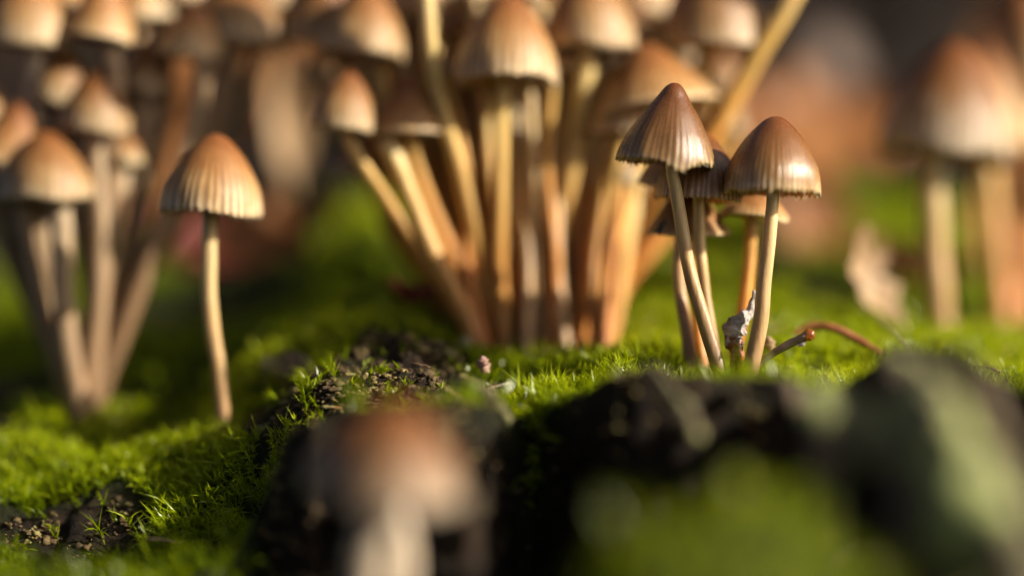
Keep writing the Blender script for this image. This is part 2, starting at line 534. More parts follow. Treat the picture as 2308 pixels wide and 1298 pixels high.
# ------------------------------------------------------------------ forest floor and the bank behind
def floor_h(x, y):
    bank = sstep(3.0, 9.5, y)
    rise = 2.6 + 0.62 * np.clip(x + 3.0, -2.0, 16.0)  # uphill to the right, shaped to turn the bank from the sun into shade
    z = -1.15 + bank * rise + 0.06 * np.clip(y - 9.5, 0, 400)
    return z + 0.12 * fbm(x * 0.7, y * 0.7, 0.2, 4, 33) * (0.4 + bank)
def build_floor():
    g = np.concatenate([-np.geomspace(400, 8.2, 24), np.linspace(-8, 8, 130), np.geomspace(8.2, 400, 24)])
    X, Y = np.meshgrid(g, g + 4.0)
    V = np.stack([X, Y, floor_h(X, Y)], -1).reshape(-1, 3)
    m, n, b = new_mat('leaf_mould')
    c = ramp(n, noise(n, 1.6, 8, 0.65), [(0.3, (0.008, 0.005, 0.003)), (0.5, (0.017, 0.010, 0.005)), (0.66, (0.034, 0.018, 0.008)), (0.8, (0.022, 0.026, 0.006))])
    n.links.new(c, b.inputs['Base Color'])
    b.inputs['Roughness'].default_value = 0.85
    bump(n, b, noise(n, 6, 8, 0.7), 0.8, 0.1)
    o = obj('forest_floor', mesh_np('forest_floor', V, grid_faces(len(g), len(g)), mat=m))
    tag(o, kind='structure')
build_floor()

# ------------------------------------------------------------------ moss
def log_normals(x, y):
    e = 0.006
    zx = (H(x + e, y) - H(x - e, y)) / (2 * e); zy = (H(x, y + e) - H(x, y - e)) / (2 * e)
    N = np.stack([-zx, -zy, np.ones_like(zx)], -1)
    return N / np.linalg.norm(N, axis=1)[:, None]

def moss_shoots(P, N, L, leaves, wid, curl, seed, lean=None, tone=None):
    """P (n,3) feet, N (n,3) directions, L (n) shoot length. Returns V, F, rnd, tip of leafy shoots"""
    r = np.random.default_rng(seed)
    n = len(P)
    ax = N + r.normal(0, 0.28, (n, 3)) + np.array([0, 0, 0.45])
    if lean is not None: ax = ax + lean
    ax /= np.linalg.norm(ax, axis=1)[:, None]
    u = np.cross(ax, np.array([0.3, 0.9, 0.1])); u /= np.linalg.norm(u, axis=1)[:, None]
    v = np.cross(ax, u)
    srnd = np.clip((0.5 if tone is None else tone) + r.normal(0, 0.17, n), 0, 1)
    Vs = []; RN = []; TP = []
    for k in range(leaves):
        a = k * 2.4 + r.uniform(-0.5, 0.5, n) + srnd * 6
        q = (k + 0.4) / leaves                      # height on the shoot
        rad = np.cos(a)[:, None] * u + np.sin(a)[:, None] * v
        foot = P + ax * (L * (0.05 + 0.72 * q))[:, None]
        ll = L * r.uniform(0.55, 0.95, n) * (1 - 0.25 * q)
        sp = (0.95 - 0.65 * q) * r.uniform(0.6, 1.2, n)   # how far it spreads
        d0 = ax * np.cos(sp * 0.7)[:, None] + rad * np.sin(sp * 0.7)[:, None]
        bend = r.normal(0, curl, (n, 3)) + np.array([0, 0, -0.30 * curl])
        side = np.cross(d0, rad) + r.normal(0, 0.25, (n, 3)); side /= (np.linalg.norm(side, axis=1)[:, None] + 1e-9)
        wv = (wid * r.uniform(0.7, 1.2, n))[:, None]
        p1 = foot + d0 * (0.4 * ll)[:, None] + bend * (0.10 * ll)[:, None]
        p2 = foot + d0 * (0.75 * ll)[:, None] + bend * (0.36 * ll)[:, None]
        p3 = foot + d0 * ll[:, None] + bend * (0.72 * ll)[:, None]
        blk = np.stack([foot - side * wv * .45, foot + side * wv * .45, p1 - side * wv * .5, p1 + side * wv * .5,
                        p2 - side * wv * .3, p2 + side * wv * .3, p3], 1)       # (n,7,3)
        Vs.append(blk)
        rn = np.clip(srnd + r.normal(0, 0.10, n), 0, 1)
        RN.append(np.repeat(rn[:, None], 7, 1)); TP.append(np.tile(np.array([0, 0, .4, .4, .75, .75, 1.0]), (n, 1)))
    V = np.stack(Vs, 1).reshape(-1, 3)
    m = n * leaves
    o = (np.arange(m) * 7)[:, None]
    quads = np.concatenate([o + np.array([[0, 1, 3, 2]]), o + np.array([[2, 3, 5, 4]])])
    tris = o + np.array([[4, 5, 6]])
    return V, quads, tris, np.stack(RN, 1).ravel(), np.stack(TP, 1).ravel()

def join_moss(name, parts, mat):
    V = []; Q = []; T = []; Rn = []; Tp = []; o = 0
    for v, q, t, rn, tp in parts:
        V.append(v); Q.append(q + o); T.append(t + o); Rn.append(rn); Tp.append(tp); o += len(v)
    me = mesh_np(name, np.vstack(V), [np.vstack(Q), np.vstack(T)], smooth=True,
                 attrs={'rnd': np.concatenate(Rn), 'tip': np.concatenate(Tp)}, mat=mat)
    return obj(name, me)

def scatter(x0, x1, y0, y1, spacing, seed):
    r = np.random.default_rng(seed)
    nx = max(2, int((x1 - x0) / spacing)); ny = max(2, int((y1 - y0) / spacing))
    X, Y = np.meshgrid(np.linspace(x0, x1, nx), np.linspace(y0, y1, ny))
    X = X.ravel() + r.uniform(-.6, .6, X.size) * spacing
    Y = Y.ravel() + r.uniform(-.6, .6, Y.size) * spacing
    return X, Y

def in_view(x, y, z, pad=140):
    dx = x - CAM.x; dy = y - CAM.y; dz = z - CAM.z
    d = dy * CP - dz * SP
    u = dy * SP + dz * CP
    px = 1154 + FPX * dx / d; py = 649 - FPX * u / d
    return (px > -pad) & (px < 2308 + pad) & (py < 1298 + pad) & (d > 1)

def build_moss():
    parts = []
    # sharp belt around the plane of focus
    bands = [(-1.0, 1.05, -0.16, 0.20, 0.0082, 11, 0.0030, 0.0185, 0.8),
             (-1.0, 1.05, 0.20, 0.65, 0.0115, 9, 0.0040, 0.021, 0.7),
             (-1.2, 1.25, 0.65, 2.3, 0.0270, 8, 0.0075, 0.045, 0.5),
             (-1.0, 1.1, -1.15, -0.16, 0.0165, 8, 0.0042, 0.036, 0.6)]
    for bi, (x0, x1, y0, y1, sp, lv, wd, L, cu) in enumerate(bands):
        x, y = scatter(x0, x1, y0, y1, sp, 100 + bi)
        z = H(x, y)
        br = bare(x, y)
        pat = fbm(x * 16, y * 16, 0.5, 3, 55)
        keep = ((br + 0.12 * pat < 0.42) | (np.random.default_rng(400 + bi).random(len(x)) < 0.035 * (edge_y(x) - y < 0.03))) & in_view(x, y, z)
        x, y, z = x[keep], y[keep], z[keep]
        if not len(x): continue
        N = log_normals(x, y)
        r = np.random.default_rng(200 + bi)
        Ls = L * r.uniform(0.65, 1.25, len(x)) * (1 + 0.35 * fbm(x * 9, y * 9, 1.5, 2, 77))
        tone = 0.5 + 0.30 * fbm(x * 4, y * 4, 2.0, 3, 88)
        # the trailing shaggier moss of the hollow is longer, darker
        shag = sstep(-0.25, -0.40, x) * sstep(0.12, 0.0, y)
        Ls = Ls * (1 + 0.35 * shag)
        tone = tone - 0.28 * shag + 0.12 * (y < -0.5)
        lean = np.zeros((len(x), 3)); lean[:, 0] = -0.35 * shag; lean[:, 1] = -0.35 * shag
        P = np.stack([x, y, z - 0.004], -1)
        parts.append(moss_shoots(P, N, Ls, lv, wd, cu, 300 + bi, lean, np.clip(tone, 0.05, 0.95)))
    # the clear tuft standing at the notch of the edge
    r = np.random.default_rng(5)
    x = []; y = []
    for px, py, d, rad, k in [(1190, 905, 3.985, 0.042, 260), (1235, 880, 3.99, 0.035, 120), (1385, 812, 4.0, 0.05, 130), (1900, 850, 3.97, 0.05, 150),
                              (600, 1110, 3.97, 0.05, 150)]:
        p = at(px, py, d)
        x.append(p.x + r.normal(0, rad * 0.6, k)); y.append(p.y + r.normal(0, rad * 0.6, k))
    x = np.concatenate(x); y = np.concatenate(y); z = H(x, y)
    N = log_normals(x, y) * 0.5 + np.array([0, -0.15, 0.5])
    N[:, 0] += 0.2
    for px, py, d, rad, k in [(690, 850, 4.03, 0.010, 16), (735, 822, 4.05, 0.008, 7), (850, 820, 4.05, 0.007, 8), (712, 912, 3.95, 0.006, 9), (880, 880, 3.9, 0.004, 3)]:
        p = at(px, py, d)
        xs_ = p.x + r.normal(0, rad, k); ys_ = p.y + r.normal(0, rad, k)
        parts.append(moss_shoots(np.stack([xs_, ys_, H(xs_, ys_) - .002], -1), np.tile([0.2, -0.2, 0.7], (k, 1)), 0.020 * r.uniform(0.7, 1.2, k), 9, 0.0026, 0.6, px, None, 0.62))
    parts.append(moss_shoots(np.stack([x, y, z - .003], -1), N, np.where((x > 0.0) & (x < 0.08), 0.040, 0.024) * r.uniform(0.7, 1.2, len(x)), 11, 0.0027, 0.55, 9, None,
                             np.clip(0.62 + r.normal(0, .1, len(x)), 0, 1)))
    o = join_moss('moss', parts, M_MOSS)
    tag(o, 'bright green moss carpet of fine pointed shoots covering the log', 'moss', kind='stuff')
build_moss()

# ------------------------------------------------------------------ lichen crust and crumbs on the bare bark
def build_crumbs():
    r = np.random.default_rng(71)
    ico = bpy.data.meshes.new('t')
    import bmesh
    bm = bmesh.new(); bmesh.ops.create_icosphere(bm, subdivisions=2, radius=1.0)
    B = np.array([v.co[:] for v in bm.verts]); F = np.array([[v.index for v in f.verts] for f in bm.faces]); bm.free()
    bpy.data.meshes.remove(ico)
    X, Y = scatter(-1.0, 0.35, -0.30, 0.35, 0.0068, 5)
    br = bare(X, Y)
    pat = fbm(X * 20, Y * 20, 0.3, 3, 15)
    k = (br > 0.5) & (pat > -0.4 + 0.5 * (X < -0.45)) & (edge_y(X) - Y < 0.10)
    X, Y = X[k], Y[k]
    Z = H(X, Y)
    n = len(X)
    s = 0.0016 + 0.0115 * r.beta(0.9, 6.5, n)
    Vs = np.empty((n, len(B), 3))
    for i in range(n):
        nz = 1 + 0.62 * fbm(B[:, 0] * 1.9 + i * 3.1, B[:, 1] * 1.7, B[:, 2] * 1.7, 2, 3)
        sc = r.uniform(0.5, 1.7, 3) * s[i]; sc[2] *= 0.6
        Vs[i] = B * nz[:, None] * sc + np.array([X[i], Y[i], Z[i] + s[i] * 0.12])
    V = Vs.reshape(-1, 3)
    FF = (F[None] + (np.arange(n) * len(B))[:, None, None]).reshape(-1, 3)
    tone = np.repeat(np.clip(0.45 + 0.35 * fbm(X * 14, Y * 14, 0.9, 3, 44) + r.normal(0, 0.16, n), 0, 1), len(B))
    m, nn, b = new_mat('lichen_crust')
    c = ramp(nn, attr(nn, 'rnd'), [(0.0, (0.035, 0.021, 0.009)), (0.4, (0.10, 0.064, 0.024)), (0.65, (0.17, 0.13, 0.042)), (0.85, (0.25, 0.22, 0.08)), (0.96, (0.30, 0.13, 0.045))])
    nn.links.new(c, b.inputs['Base Color']); b.inputs['Roughness'].default_value = 0.7; b.inputs['Specular IOR Level'].default_value = 0.25
    bump(nn, b, noise(nn, 260, 4, 0.7), 0.8, 0.003)
    o = obj('lichen', mesh_np('lichen', V, FF, attrs={'rnd': tone}, mat=m))
    tag(o, 'olive and brown lichen crust with bark crumbs on the bare ridge of the log', 'lichen', kind='stuff')
build_crumbs()

# ------------------------------------------------------------------ mushrooms
PROF = np.array([(0, 1), (0.08, 0.99), (0.17, 0.95), (0.25, 0.885), (0.33, 0.805), (0.45, 0.70), (0.58, 0.585), (0.71, 0.45), (0.83, 0.315), (0.92, 0.18), (0.975, 0.075), (1.0, -0.005)])
BELL = np.array([(0, 1), (0.11, 0.988), (0.24, 0.94), (0.36, 0.87), (0.49, 0.78), (0.62, 0.675), (0.74, 0.555), (0.85, 0.425), (0.93, 0.30), (0.98, 0.155), (1.0, -0.005)])
PROF_WIDE = np.array([(0, 1), (0.12, 0.98), (0.25, 0.90), (0.38, 0.78), (0.52, 0.62), (0.68, 0.44), (0.82, 0.27), (0.92, 0.13), (0.98, 0.04), (1.0, -0.01)])
PROF_DOME = np.array([(0, 1), (0.15, 0.985), (0.32, 0.925), (0.48, 0.83), (0.62, 0.71), (0.76, 0.55), (0.87, 0.37), (0.94, 0.20), (0.985, 0.07), (1.0, -0.01)])

def cap_meshes(seed, prof=PROF, na=96, nr=18, ngill=40, wav=0.03, teeth=0.03, mat=M_CAP, groove=0.009, dent=0.0):
    """cap (outer skin and inner skin as one closed shell) and gills, rim radius 1 and height 1"""
    r = np.random.default_rng(seed)
    P = catmull(prof, nr)
    s = np.linspace(0, 1, nr)
    th = np.linspace(0, 2 * np.pi, na, endpoint=False)
    ph = r.uniform(0, 6.28, 6)
    S, TH = np.meshgrid(s, th, indexing='ij')
    rad = P[:, 0][:, None] * np.ones(na)[None]; z = P[:, 1][:, None] * np.ones(na)[None]
    # low waves of the rim and a slightly lopsided cone
    wave = np.cos(2 * TH + ph[0]) * 0.5 + np.cos(3 * TH + ph[1]) * 0.6 + 0.35 * np.cos(5 * TH + ph[2])
    z = z + wav * wave * S ** 4
    rad = rad * (1 + 0.035 * np.cos(TH + ph[3]) + 0.022 * np.cos(2 * TH + ph[4]) * S)
    jit = 0.45 * vnoise(np.cos(TH) * 4, np.sin(TH) * 4, seed * 1.3, 8) + 0.12 * vnoise(np.cos(TH) * 11, np.sin(TH) * 11, S * 2, 9)
    sv = 0.5 + 0.5 * np.cos(ngill * TH + jit * 6)
    dep = 0.55 + 0.9 * np.clip(0.5 + vnoise(np.cos(TH) * 7, np.sin(TH) * 7, S * 3 + seed, 19), 0, 1.2)
    rad = rad * (1 - groove * dep * sv * np.clip((S - 0.25) / 0.75, 0, 1) ** 1.2)
    if dent:
        a0 = dent
        dd = np.angle(np.exp(1j * (TH - a0)))
        g = np.exp(-(dd / 0.28) ** 2) * np.exp(-((S - 0.85) / 0.25) ** 2)
        rad = rad * (1 - 0.09 * g); z = z + 0.05 * g * S ** 3
        g2 = np.exp(-((dd - 0.55) / 0.25) ** 2) * S ** 5
        z = z - 0.09 * g2
    # saw-toothed rim
    tn = hash3(np.floor((TH * ngill * 1.0 / 6.28318 + jit)), S * 0, S * 0, seed)
    z = z - teeth * (0.5 + 0.5 * tn) * (1 - sv) * (S > 0.985) + teeth * 0.3 * hash3(np.floor(TH * 60), S * 0, S * 0, seed + 2) * (S > 0.985)
    rad = rad + 0.006 * fbm(np.cos(TH) * 4, np.sin(TH) * 4, S * 5, 3, seed) * S
    X = rad * np.cos(TH); Y = rad * np.sin(TH)
    V = np.stack([X, Y, z], -1).reshape(-1, 3)
    thick = 0.035
    ri = np.maximum(rad - thick * (0.25 + 0.75 * (1 - S)) - 0.012, 0.0) * 0.985; zi = z - thick * 1.6 * (1 - S ** 3)
    Vi = np.stack([ri * np.cos(TH), ri * np.sin(TH), zi], -1).reshape(-1, 3)
    F = grid_faces(nr, na, True)
    Fi = F[:, ::-1] + len(V)
    o = (nr - 1) * na; j = np.arange(na); j2 = (j + 1) % na
    rimq = np.stack([o + j2, o + j, o + j + len(V), o + j2 + len(V)], -1)
    T = np.concatenate([S.ravel(), S.ravel()]); ST = np.concatenate([sv.ravel(), sv.ravel()])
    F = F[:, ::-1]; Fi = Fi[:, ::-1]
    me = mesh_np('cap', np.vstack([V, Vi]), [np.vstack([F, Fi, rimq])], attrs={'t': T, 'stria': ST}, mat=mat)
    # gills: thin plates hanging below the inner skin
    ng = ngill
    k = 7
    GV = []; GF = []
    for i in range(ng):
        a = 2 * np.pi * i / ng + r.normal(0, 0.015)
        ia = int(round(a / (2 * np.pi) * na)) % na
        f = np.linspace(0.35, 1.0, k)
        idx = np.clip((f * (nr - 1)).astype(int), 0, nr - 1)
        ro = ri[idx, ia] + 0.004; zo = zi[idx, ia] + 0.006
        depth = 0.30 * np.sin(np.clip((1 - f) / 0.65, 0, 1) * 2.2) ** 0.8 + 0.030
        zb = np.maximum(zo - depth, -0.02 + 0.16 * (1 - f))
        zb[-1] = zo[-1] - 0.055 * r.uniform(0.5, 1.2)
        ca, sa = math.cos(a), math.sin(a)
        hw = 0.010
        b0 = len(GV)
        for rr_, z1, z2 in zip(ro, zo, zb):
            for sd in (-1, 1):
                ox, oy = -sa * hw * sd, ca * hw * sd
                GV.append((rr_ * ca + ox, rr_ * sa + oy, z1))
                GV.append((rr_ * ca + ox * .6, rr_ * sa + oy * .6, z2))
        for q in range(k - 1):
            c0 = b0 + q * 4; c1 = c0 + 4
            GF += [(c0, c0+1, c1+1, c1), (c0+2, c1+2, c1+3, c0+3), (c0+1, c0+3, c1+3, c1+1)]
        e = b0 + (k - 1) * 4
        GF.append((e, e+1, e+3, e+2))
    gm = mesh_np('gills', np.array(GV), np.array(GF), mat=M_GILL)
    return me, gm

CAPS = {}
for i, pr in enumerate((BELL, PROF_WIDE, PROF_DOME, BELL)):
    CAPS[i] = cap_meshes(20 + i, pr, na=120, nr=22, ngill=46, wav=0.03)

def mushroom(name, label, base, stem_pts, apex, rim, hw, group=None, dcap=None, ft=0.0, w=(26, 36), stem_mat=M_STEM, cap=0, spin=None,
             group_cat='mushroom', headless=False, snap=True, spin_seed=0, rough=0.05):
    """base (px,py,d); stem_pts pixels from below the cap downward; apex, rim pixels of the cap; hw half width of the rim in pixels"""
    db = base[2]; dc = dcap if dcap is not None else db
    B = at(*base)
    dz = 0.0
    if snap:
        hz = H(B.x, B.y)
        dz = hz - B.z
    root = empty(name, (B.x, B.y, B.z + dz))
    tag(root, label, 'mushroom', group)
    Rc = at(rim[0], rim[1], dc); Ap = at(apex[0], apex[1], dc)
    axis = Ap - Rc
    Hh = axis.length
    axis = (axis.normalized() + Vector((0, -1, 0)) * ft).normalized()
    pts = [Rc + axis * (0.62 * Hh)]
    allp = [rim] + list(stem_pts) + [base[:2]]
    ys = [p[1] for p in allp]
    span = max(1.0, base[1] - rim[1])
    for p in stem_pts:
        f = min(1, max(0, (p[1] - rim[1]) / span))
        pts.append(at(p[0], p[1], dc + (db - dc) * f))
    pts.append(B)
    pts = [Vector(p) for p in pts]
    # settle the foot on the log, spreading the shift along the stem
    n = len(pts)
    z0 = pts[-1].z; z1 = pts[0].z
    for p in pts:
        f = (z1 - p.z) / max(1e-6, (z1 - z0))
        p.z += dz * max(0, f)
    tip = pts[-1] + (pts[-1] - pts[-2]).normalized() * 0.02
    pts.append(tip)
    path = catmull([p[:] for p in pts], 44)[::-1]
    q = np.linspace(0, 1, 44); wb = np.sin(q * np.pi) * 0.0045
    sd = base[0] * 0.37
    path[:, 0] += wb * fbm(q * 5 + sd, 0.3, 0.1, 2, 3); path[:, 1] += wb * fbm(q * 5 + sd, 4.3, 0.1, 2, 4)
    sx = 1.0 / FPX
    u = np.linspace(0, 1, len(path))
    rad = (w[1] * (1 - u) + w[0] * u) * 0.5 * sx * (db * (1 - u) + dc * u)
    rad = rad * (1 + 0.18 * np.exp(-u / 0.04))
    V, F, t = tube(path - np.array(root.location), rad, sides=18, rough=rough, seed=int(abs(base[0])) % 97)
    so = obj('stem', mesh_np('stem', V, F, attrs={'t': t}, mat=stem_mat), root)
    if headless: return root
    meshes = cap if isinstance(cap, tuple) else CAPS[cap]
    co = obj('cap', meshes[0], root)
    rz = Matrix.Rotation(spin if spin is not None else random.uniform(0, 6.28), 4, 'Z')
    q = Vector((0, 0, 1)).rotation_difference(axis).to_matrix().to_4x4()
    rr = hw * sx * dc
    M = Matrix.Translation(Rc - root.location) @ q @ rz @ Matrix.Diagonal((rr, rr, Hh, 1))
    co.matrix_local = M
    go = obj('gills', meshes[1], co)
    return root

# --- the sharp group
HG = 'sharp small group of brown mushrooms'
hero = lambda seed, **k: cap_meshes(seed, na=348, nr=48, ngill=k.pop('ngill', 46), mat=M_CAPH, groove=0.011, **k)
mushroom('mushroom', 'moist brown bell capped mushroom, tallest of the sharp small group, with torn lower rim', (1634, 848, 4.0),
         [(1515, 365), (1522, 425), (1545, 540), (1580, 670), (1612, 775)], (1522, 187), (1503, 366), 111, cap=hero(3, wav=0.03, teeth=0.045, dent=4.45), w=(26, 37), stem_mat=M_STEMH, spin=0.0)
mushroom('mushroom', 'moist tan brown mushroom with evenly toothed rim, standing beside the shrivelled grey one', (1682, 843, 3.99),
         [(1741, 425), (1740, 500), (1727, 610), (1706, 730)], (1750, 262), (1744, 432), 112, cap=hero(8, prof=BELL, wav=0.012, teeth=0.05, ngill=52), w=(25, 42), stem_mat=M_STEMH, ft=-0.03, spin=1.0)
mushroom('mushroom', 'brown mushroom with cap tucked behind the two moist tall caps', (1612, 812, 4.07),
         [(1577, 440), (1579, 530), (1592, 650), (1604, 740)], (1580, 296), (1570, 448), 101, cap=hero(5, prof=BELL, wav=0.02, teeth=0.03), w=(25, 28), stem_mat=M_STEMH, spin=2.0)
mushroom('mushroom', 'dark brown mushroom mostly hidden behind the tallest sharp cap', (1558, 818, 4.08),
         [(1525, 430), (1533, 560), (1543, 690)], (1528, 300), (1520, 418), 84, dcap=4.13, cap=1, w=(24, 32), stem_mat=M_STEM)
mushroom('mushroom', 'low dull brown mushroom with a black gnat on its cap', (1587, 822, 4.09),
         [(1556, 540), (1568, 640), (1580, 740)], (1546, 415), (1547, 526), 99, dcap=4.15, cap=1, w=(22, 26), stem_mat=M_STEMO, ft=0.06)
mushroom('mushroom', 'small pale mushroom with ragged wavy rim and glowing yellow orange stem', (1648, 805, 4.12),
         [(1693, 485), (1690, 560), (1674, 680)], (1706, 415), (1700, 488), 80, dcap=4.14, cap=cap_meshes(55, PROF_WIDE, na=120, nr=22, wav=0.10, teeth=0.06), w=(28, 31), stem_mat=M_STEMO, ft=0.02)

# --- the lone mushroom at the left
mushroom('mushroom', 'lone pale brown mushroom with straight cream stem beside the mossy hollow', (506, 940, 4.17),
         [(471, 480), (471, 600), (483, 740), (496, 850)], (488, 302), (477, 480), 119, dcap=4.15, cap=cap_meshes(31, BELL, na=180, nr=32, wav=0.02), w=(37, 31))

# --- the big central clump: named ones first
CG = 'mushrooms of the dense central clump'
mushroom('mushroom', 'golden brown bell mushroom in the clump, half shaded and half sunlit', (1128, 785, 4.30),
         [(1133, 200), (1130, 450), (1126, 640)], (1146, -12), (1141, 180), 120, cap=cap_meshes(61, BELL, na=180, nr=32, wav=0.05), w=(30, 40), stem_mat=M_STEMC, dcap=4.26, spin=2.6)
mushroom('mushroom', 'brown clump mushroom with broad striped sunlit rim on a thick cream stem', (1232, 780, 4.36),
         [(1322, 130), (1302, 290), (1265, 520)], (1328, -75), (1332, 110), 108, cap=3, w=(46, 44), stem_mat=M_STEMC, dcap=4.34)
mushroom('mushroom', 'large honey brown mushroom standing at the edge of the clump by the slanting stalk', (1330, 780, 4.38),
         [(1585, 130), (1520, 300), (1400, 580)], (1600, -95), (1610, 105), 122, cap=2, w=(34, 44), stem_mat=M_STEMC, dcap=4.40)
mushroom('mushroom', 'small dark brown mushroom drooping outward from the side of the clump', (1108, 788, 4.30),
         [(932, 310), (962, 430), (1030, 580), (1085, 710)], (917, 167), (920, 300), 82, cap=1, w=(28, 40), stem_mat=M_STEMO, dcap=4.28)
mushroom('mushroom', 'wide open tan mushroom cap tilted behind the sharp group', (1305, 780, 4.32),
         [(1470, 260), (1420, 420), (1350, 600)], (1450, 98), (1480, 250), 150, cap=1, w=(34, 44), stem_mat=M_STEMC, dcap=4.34, ft=-0.12)
mushroom('mushroom', 'brown mushroom low in the clump with shaded cap next to the tallest sharp cap', (1362, 785, 4.30),
         [(1425, 440), (1412, 540), (1390, 660)], (1400, 285), (1398, 415), 62, cap=3, w=(36, 42), stem_mat=M_STEMC, dcap=4.36)
mushroom('mushroom', 'pale rimmed brown mushroom peeping below the wide tilted cap', (1290, 778, 4.30),
         [(1395, 300), (1370, 450), (1320, 640)], (1392, 190), (1402, 298), 78, cap=0, w=(30, 40), stem_mat=M_STEMO, dcap=4.33)
mushroom('mushroom', 'greyish tan striped mushroom arching out over the clump', (1098, 780, 4.34),
         [(850, 140), (905, 330), (1010, 560)], (828, -35), (808, 122), 102, cap=3, w=(30, 42), stem_mat=M_STEMO, dcap=4.36)
mushroom('mushroom', 'cream rimmed mushroom leaning outward above the upright pale dry leaf', (1094, 775, 4.36),
         [(760, 110), (860, 330), (990, 560)], (752, -90), (712, 92), 86, cap=1, w=(28, 40), stem_mat=M_STEMO, dcap=4.42)
mushroom('mushroom', 'pale mushroom with glowing rim half way down the side of the clump', (1096, 778, 4.28),
         [(790, 310), (880, 440), (1020, 640)], (788, 160), (768, 290), 78, cap=0, w=(26, 36), stem_mat=M_STEMO, dcap=4.26)
mushroom('mushroom', 'low mauve grey mushroom at the foot of the mossy mound behind the clump', (1010, 720, 4.46),
         [(850, 410), (890, 520), (960, 620)], (846, 285), (832, 390), 88, cap=1, w=(26, 36), stem_mat=M_STEMO, dcap=4.46)
mushroom('mushroom', 'thick cream capless mushroom stem leaning out at the side of the clump', (1085, 790, 4.27),
         [(892, 360), (925, 440), (985, 560), (1050, 690)], (862, 310), (876, 335), 60, w=(40, 46), stem_mat=M_STEMC, dcap=4.27, headless=True)
mushroom('mushroom', 'mushroom with a long stem slanting across the upper clump', (1115, 775, 4.32),
         [(960, 0), (985, 190), (1045, 410), (1095, 620)], (945, -300), (950, -140), 110, cap=0, w=(36, 38), stem_mat=M_STEMC, dcap=4.22)
mushroom('mushroom', 'mushroom with long ochre stalk slanting away from the clump before the dark background', (1318, 785, 4.36),
         [(1780, 0), (1712, 115), (1640, 245), (1560, 375), (1440, 570)], (1900, -260), (1860, -140), 110, cap=1, w=(46, 44), stem_mat=M_STEMO, dcap=4.34)
# the rest of the clump: many look-alikes crossing behind
fill = [(1150,-60,1140,40,90,4.5,1150),(1030,-30,1030,70,95,4.55,1120),(930,-60,920,40,85,4.6,1110),(1240,60,1240,160,70,4.5,1190),
        (1190,150,1190,240,62,4.5,1180),(1065,180,1060,280,70,4.55,1140),(1420,-90,1440,30,95,4.6,1280),(1530,60,1535,150,60,4.55,1310),
        (1615,110,1622,215,52,4.6,1320),(990,120,985,215,60,4.6,1120),(1500,-60,1500,60,90,4.7,1300),
        (880,40,870,150,70,4.65,1110),(1650,190,1655,300,40,4.55,1330),(1230,-80,1230,20,80,4.65,1210),
        (1080,-80,1090,-10,90,4.7,1150),(1350,140,1345,220,60,4.7,1260),
        (700,-120,690,0,100,4.8,1080),(780,-20,770,90,90,4.8,1090),(860,-110,860,10,100,4.8,1100),(1000,-120,1000,0,100,4.8,1130),(1300,-120,1300,0,100,4.8,1230),
        (1560,-100,1560,30,100,4.8,1300),(1420,100,1420,200,80,4.8,1280),(1110,90,1110,190,80,4.8,1150),(1270,110,1270,220,80,4.8,1220),(950,230,950,330,60,4.7,1110),
        (740,90,735,190,70,4.8,1090)]
rf = random.Random(3)
for k in range(34):
    tx = 905 + 545 * (k + rf.random()) / 34
    ty = rf.uniform(-60, 150) if k % 4 else rf.uniform(170, 300)
    hw_ = rf.uniform(38, 60)
    fill.append((tx + (tx - 1200) * 0.05 + rf.uniform(-8, 8), ty - hw_ * rf.uniform(1.2, 1.6), tx, ty, hw_, rf.uniform(4.40, 4.66), 1090 + 255 * (tx - 905) / 545 + rf.uniform(-15, 15)))
nfront = len(fill)
for k, tx in enumerate((965, 1010, 1062, 1090, 1160, 1188, 1250, 1282, 1352, 1375, 1420)):      # in the front row, caps leaning back into the crowd
    ty = rf.uniform(-60, 230); hw_ = rf.uniform(36, 52)
    fill.append((tx, ty - hw_ * 1.4, tx, ty, hw_, rf.uniform(4.32, 4.46), 1090 + 260 * (tx - 960) / 460 + rf.uniform(-34, 34)))
for fi, (ax, ay, rx, ry, hw, d, bx) in enumerate(fill):
    front = fi >= nfront
    bd = 4.33 + rf.uniform(-0.03, 0.12) if not front else 4.26 + rf.uniform(-0.02, 0.05)
    d = min(d, 4.58 + rf.uniform(0, 0.04))
    if front:
        lab, grp = 'slender golden mushroom standing in the front row of the dense central clump', 'front row of the dense central clump'
        ww = (rf.uniform(17, 26), rf.uniform(22, 32))
    else:
        lab, grp = 'slender orange stemmed brown mushroom crowded deep inside the dense central clump', CG
        ww = (rf.uniform(21, 31), rf.uniform(28, 40))
    ax += rf.uniform(-0.4, 0.4) * hw
    if rf.random() < 0.3: hw *= 0.66
    j1, j2 = rf.uniform(-14, 14), rf.uniform(-16, 16)
    mushroom('mushroom', lab, (bx + rf.uniform(-12, 12), 780, bd),
             [(rx + (bx - rx) * 0.03, ry + 20), (rx + (bx - rx) * 0.32 + j1, ry + (780 - ry) * 0.36), (rx + (bx - rx) * 0.74 + j2, ry + (780 - ry) * 0.70)],
             (ax, ay), (rx, ry), hw, grp, dcap=d, w=ww, stem_mat=rf.choice((M_STEMO, M_STEMO, M_STEMC, M_STEM)), cap=rf.choice((0, 1, 3)))

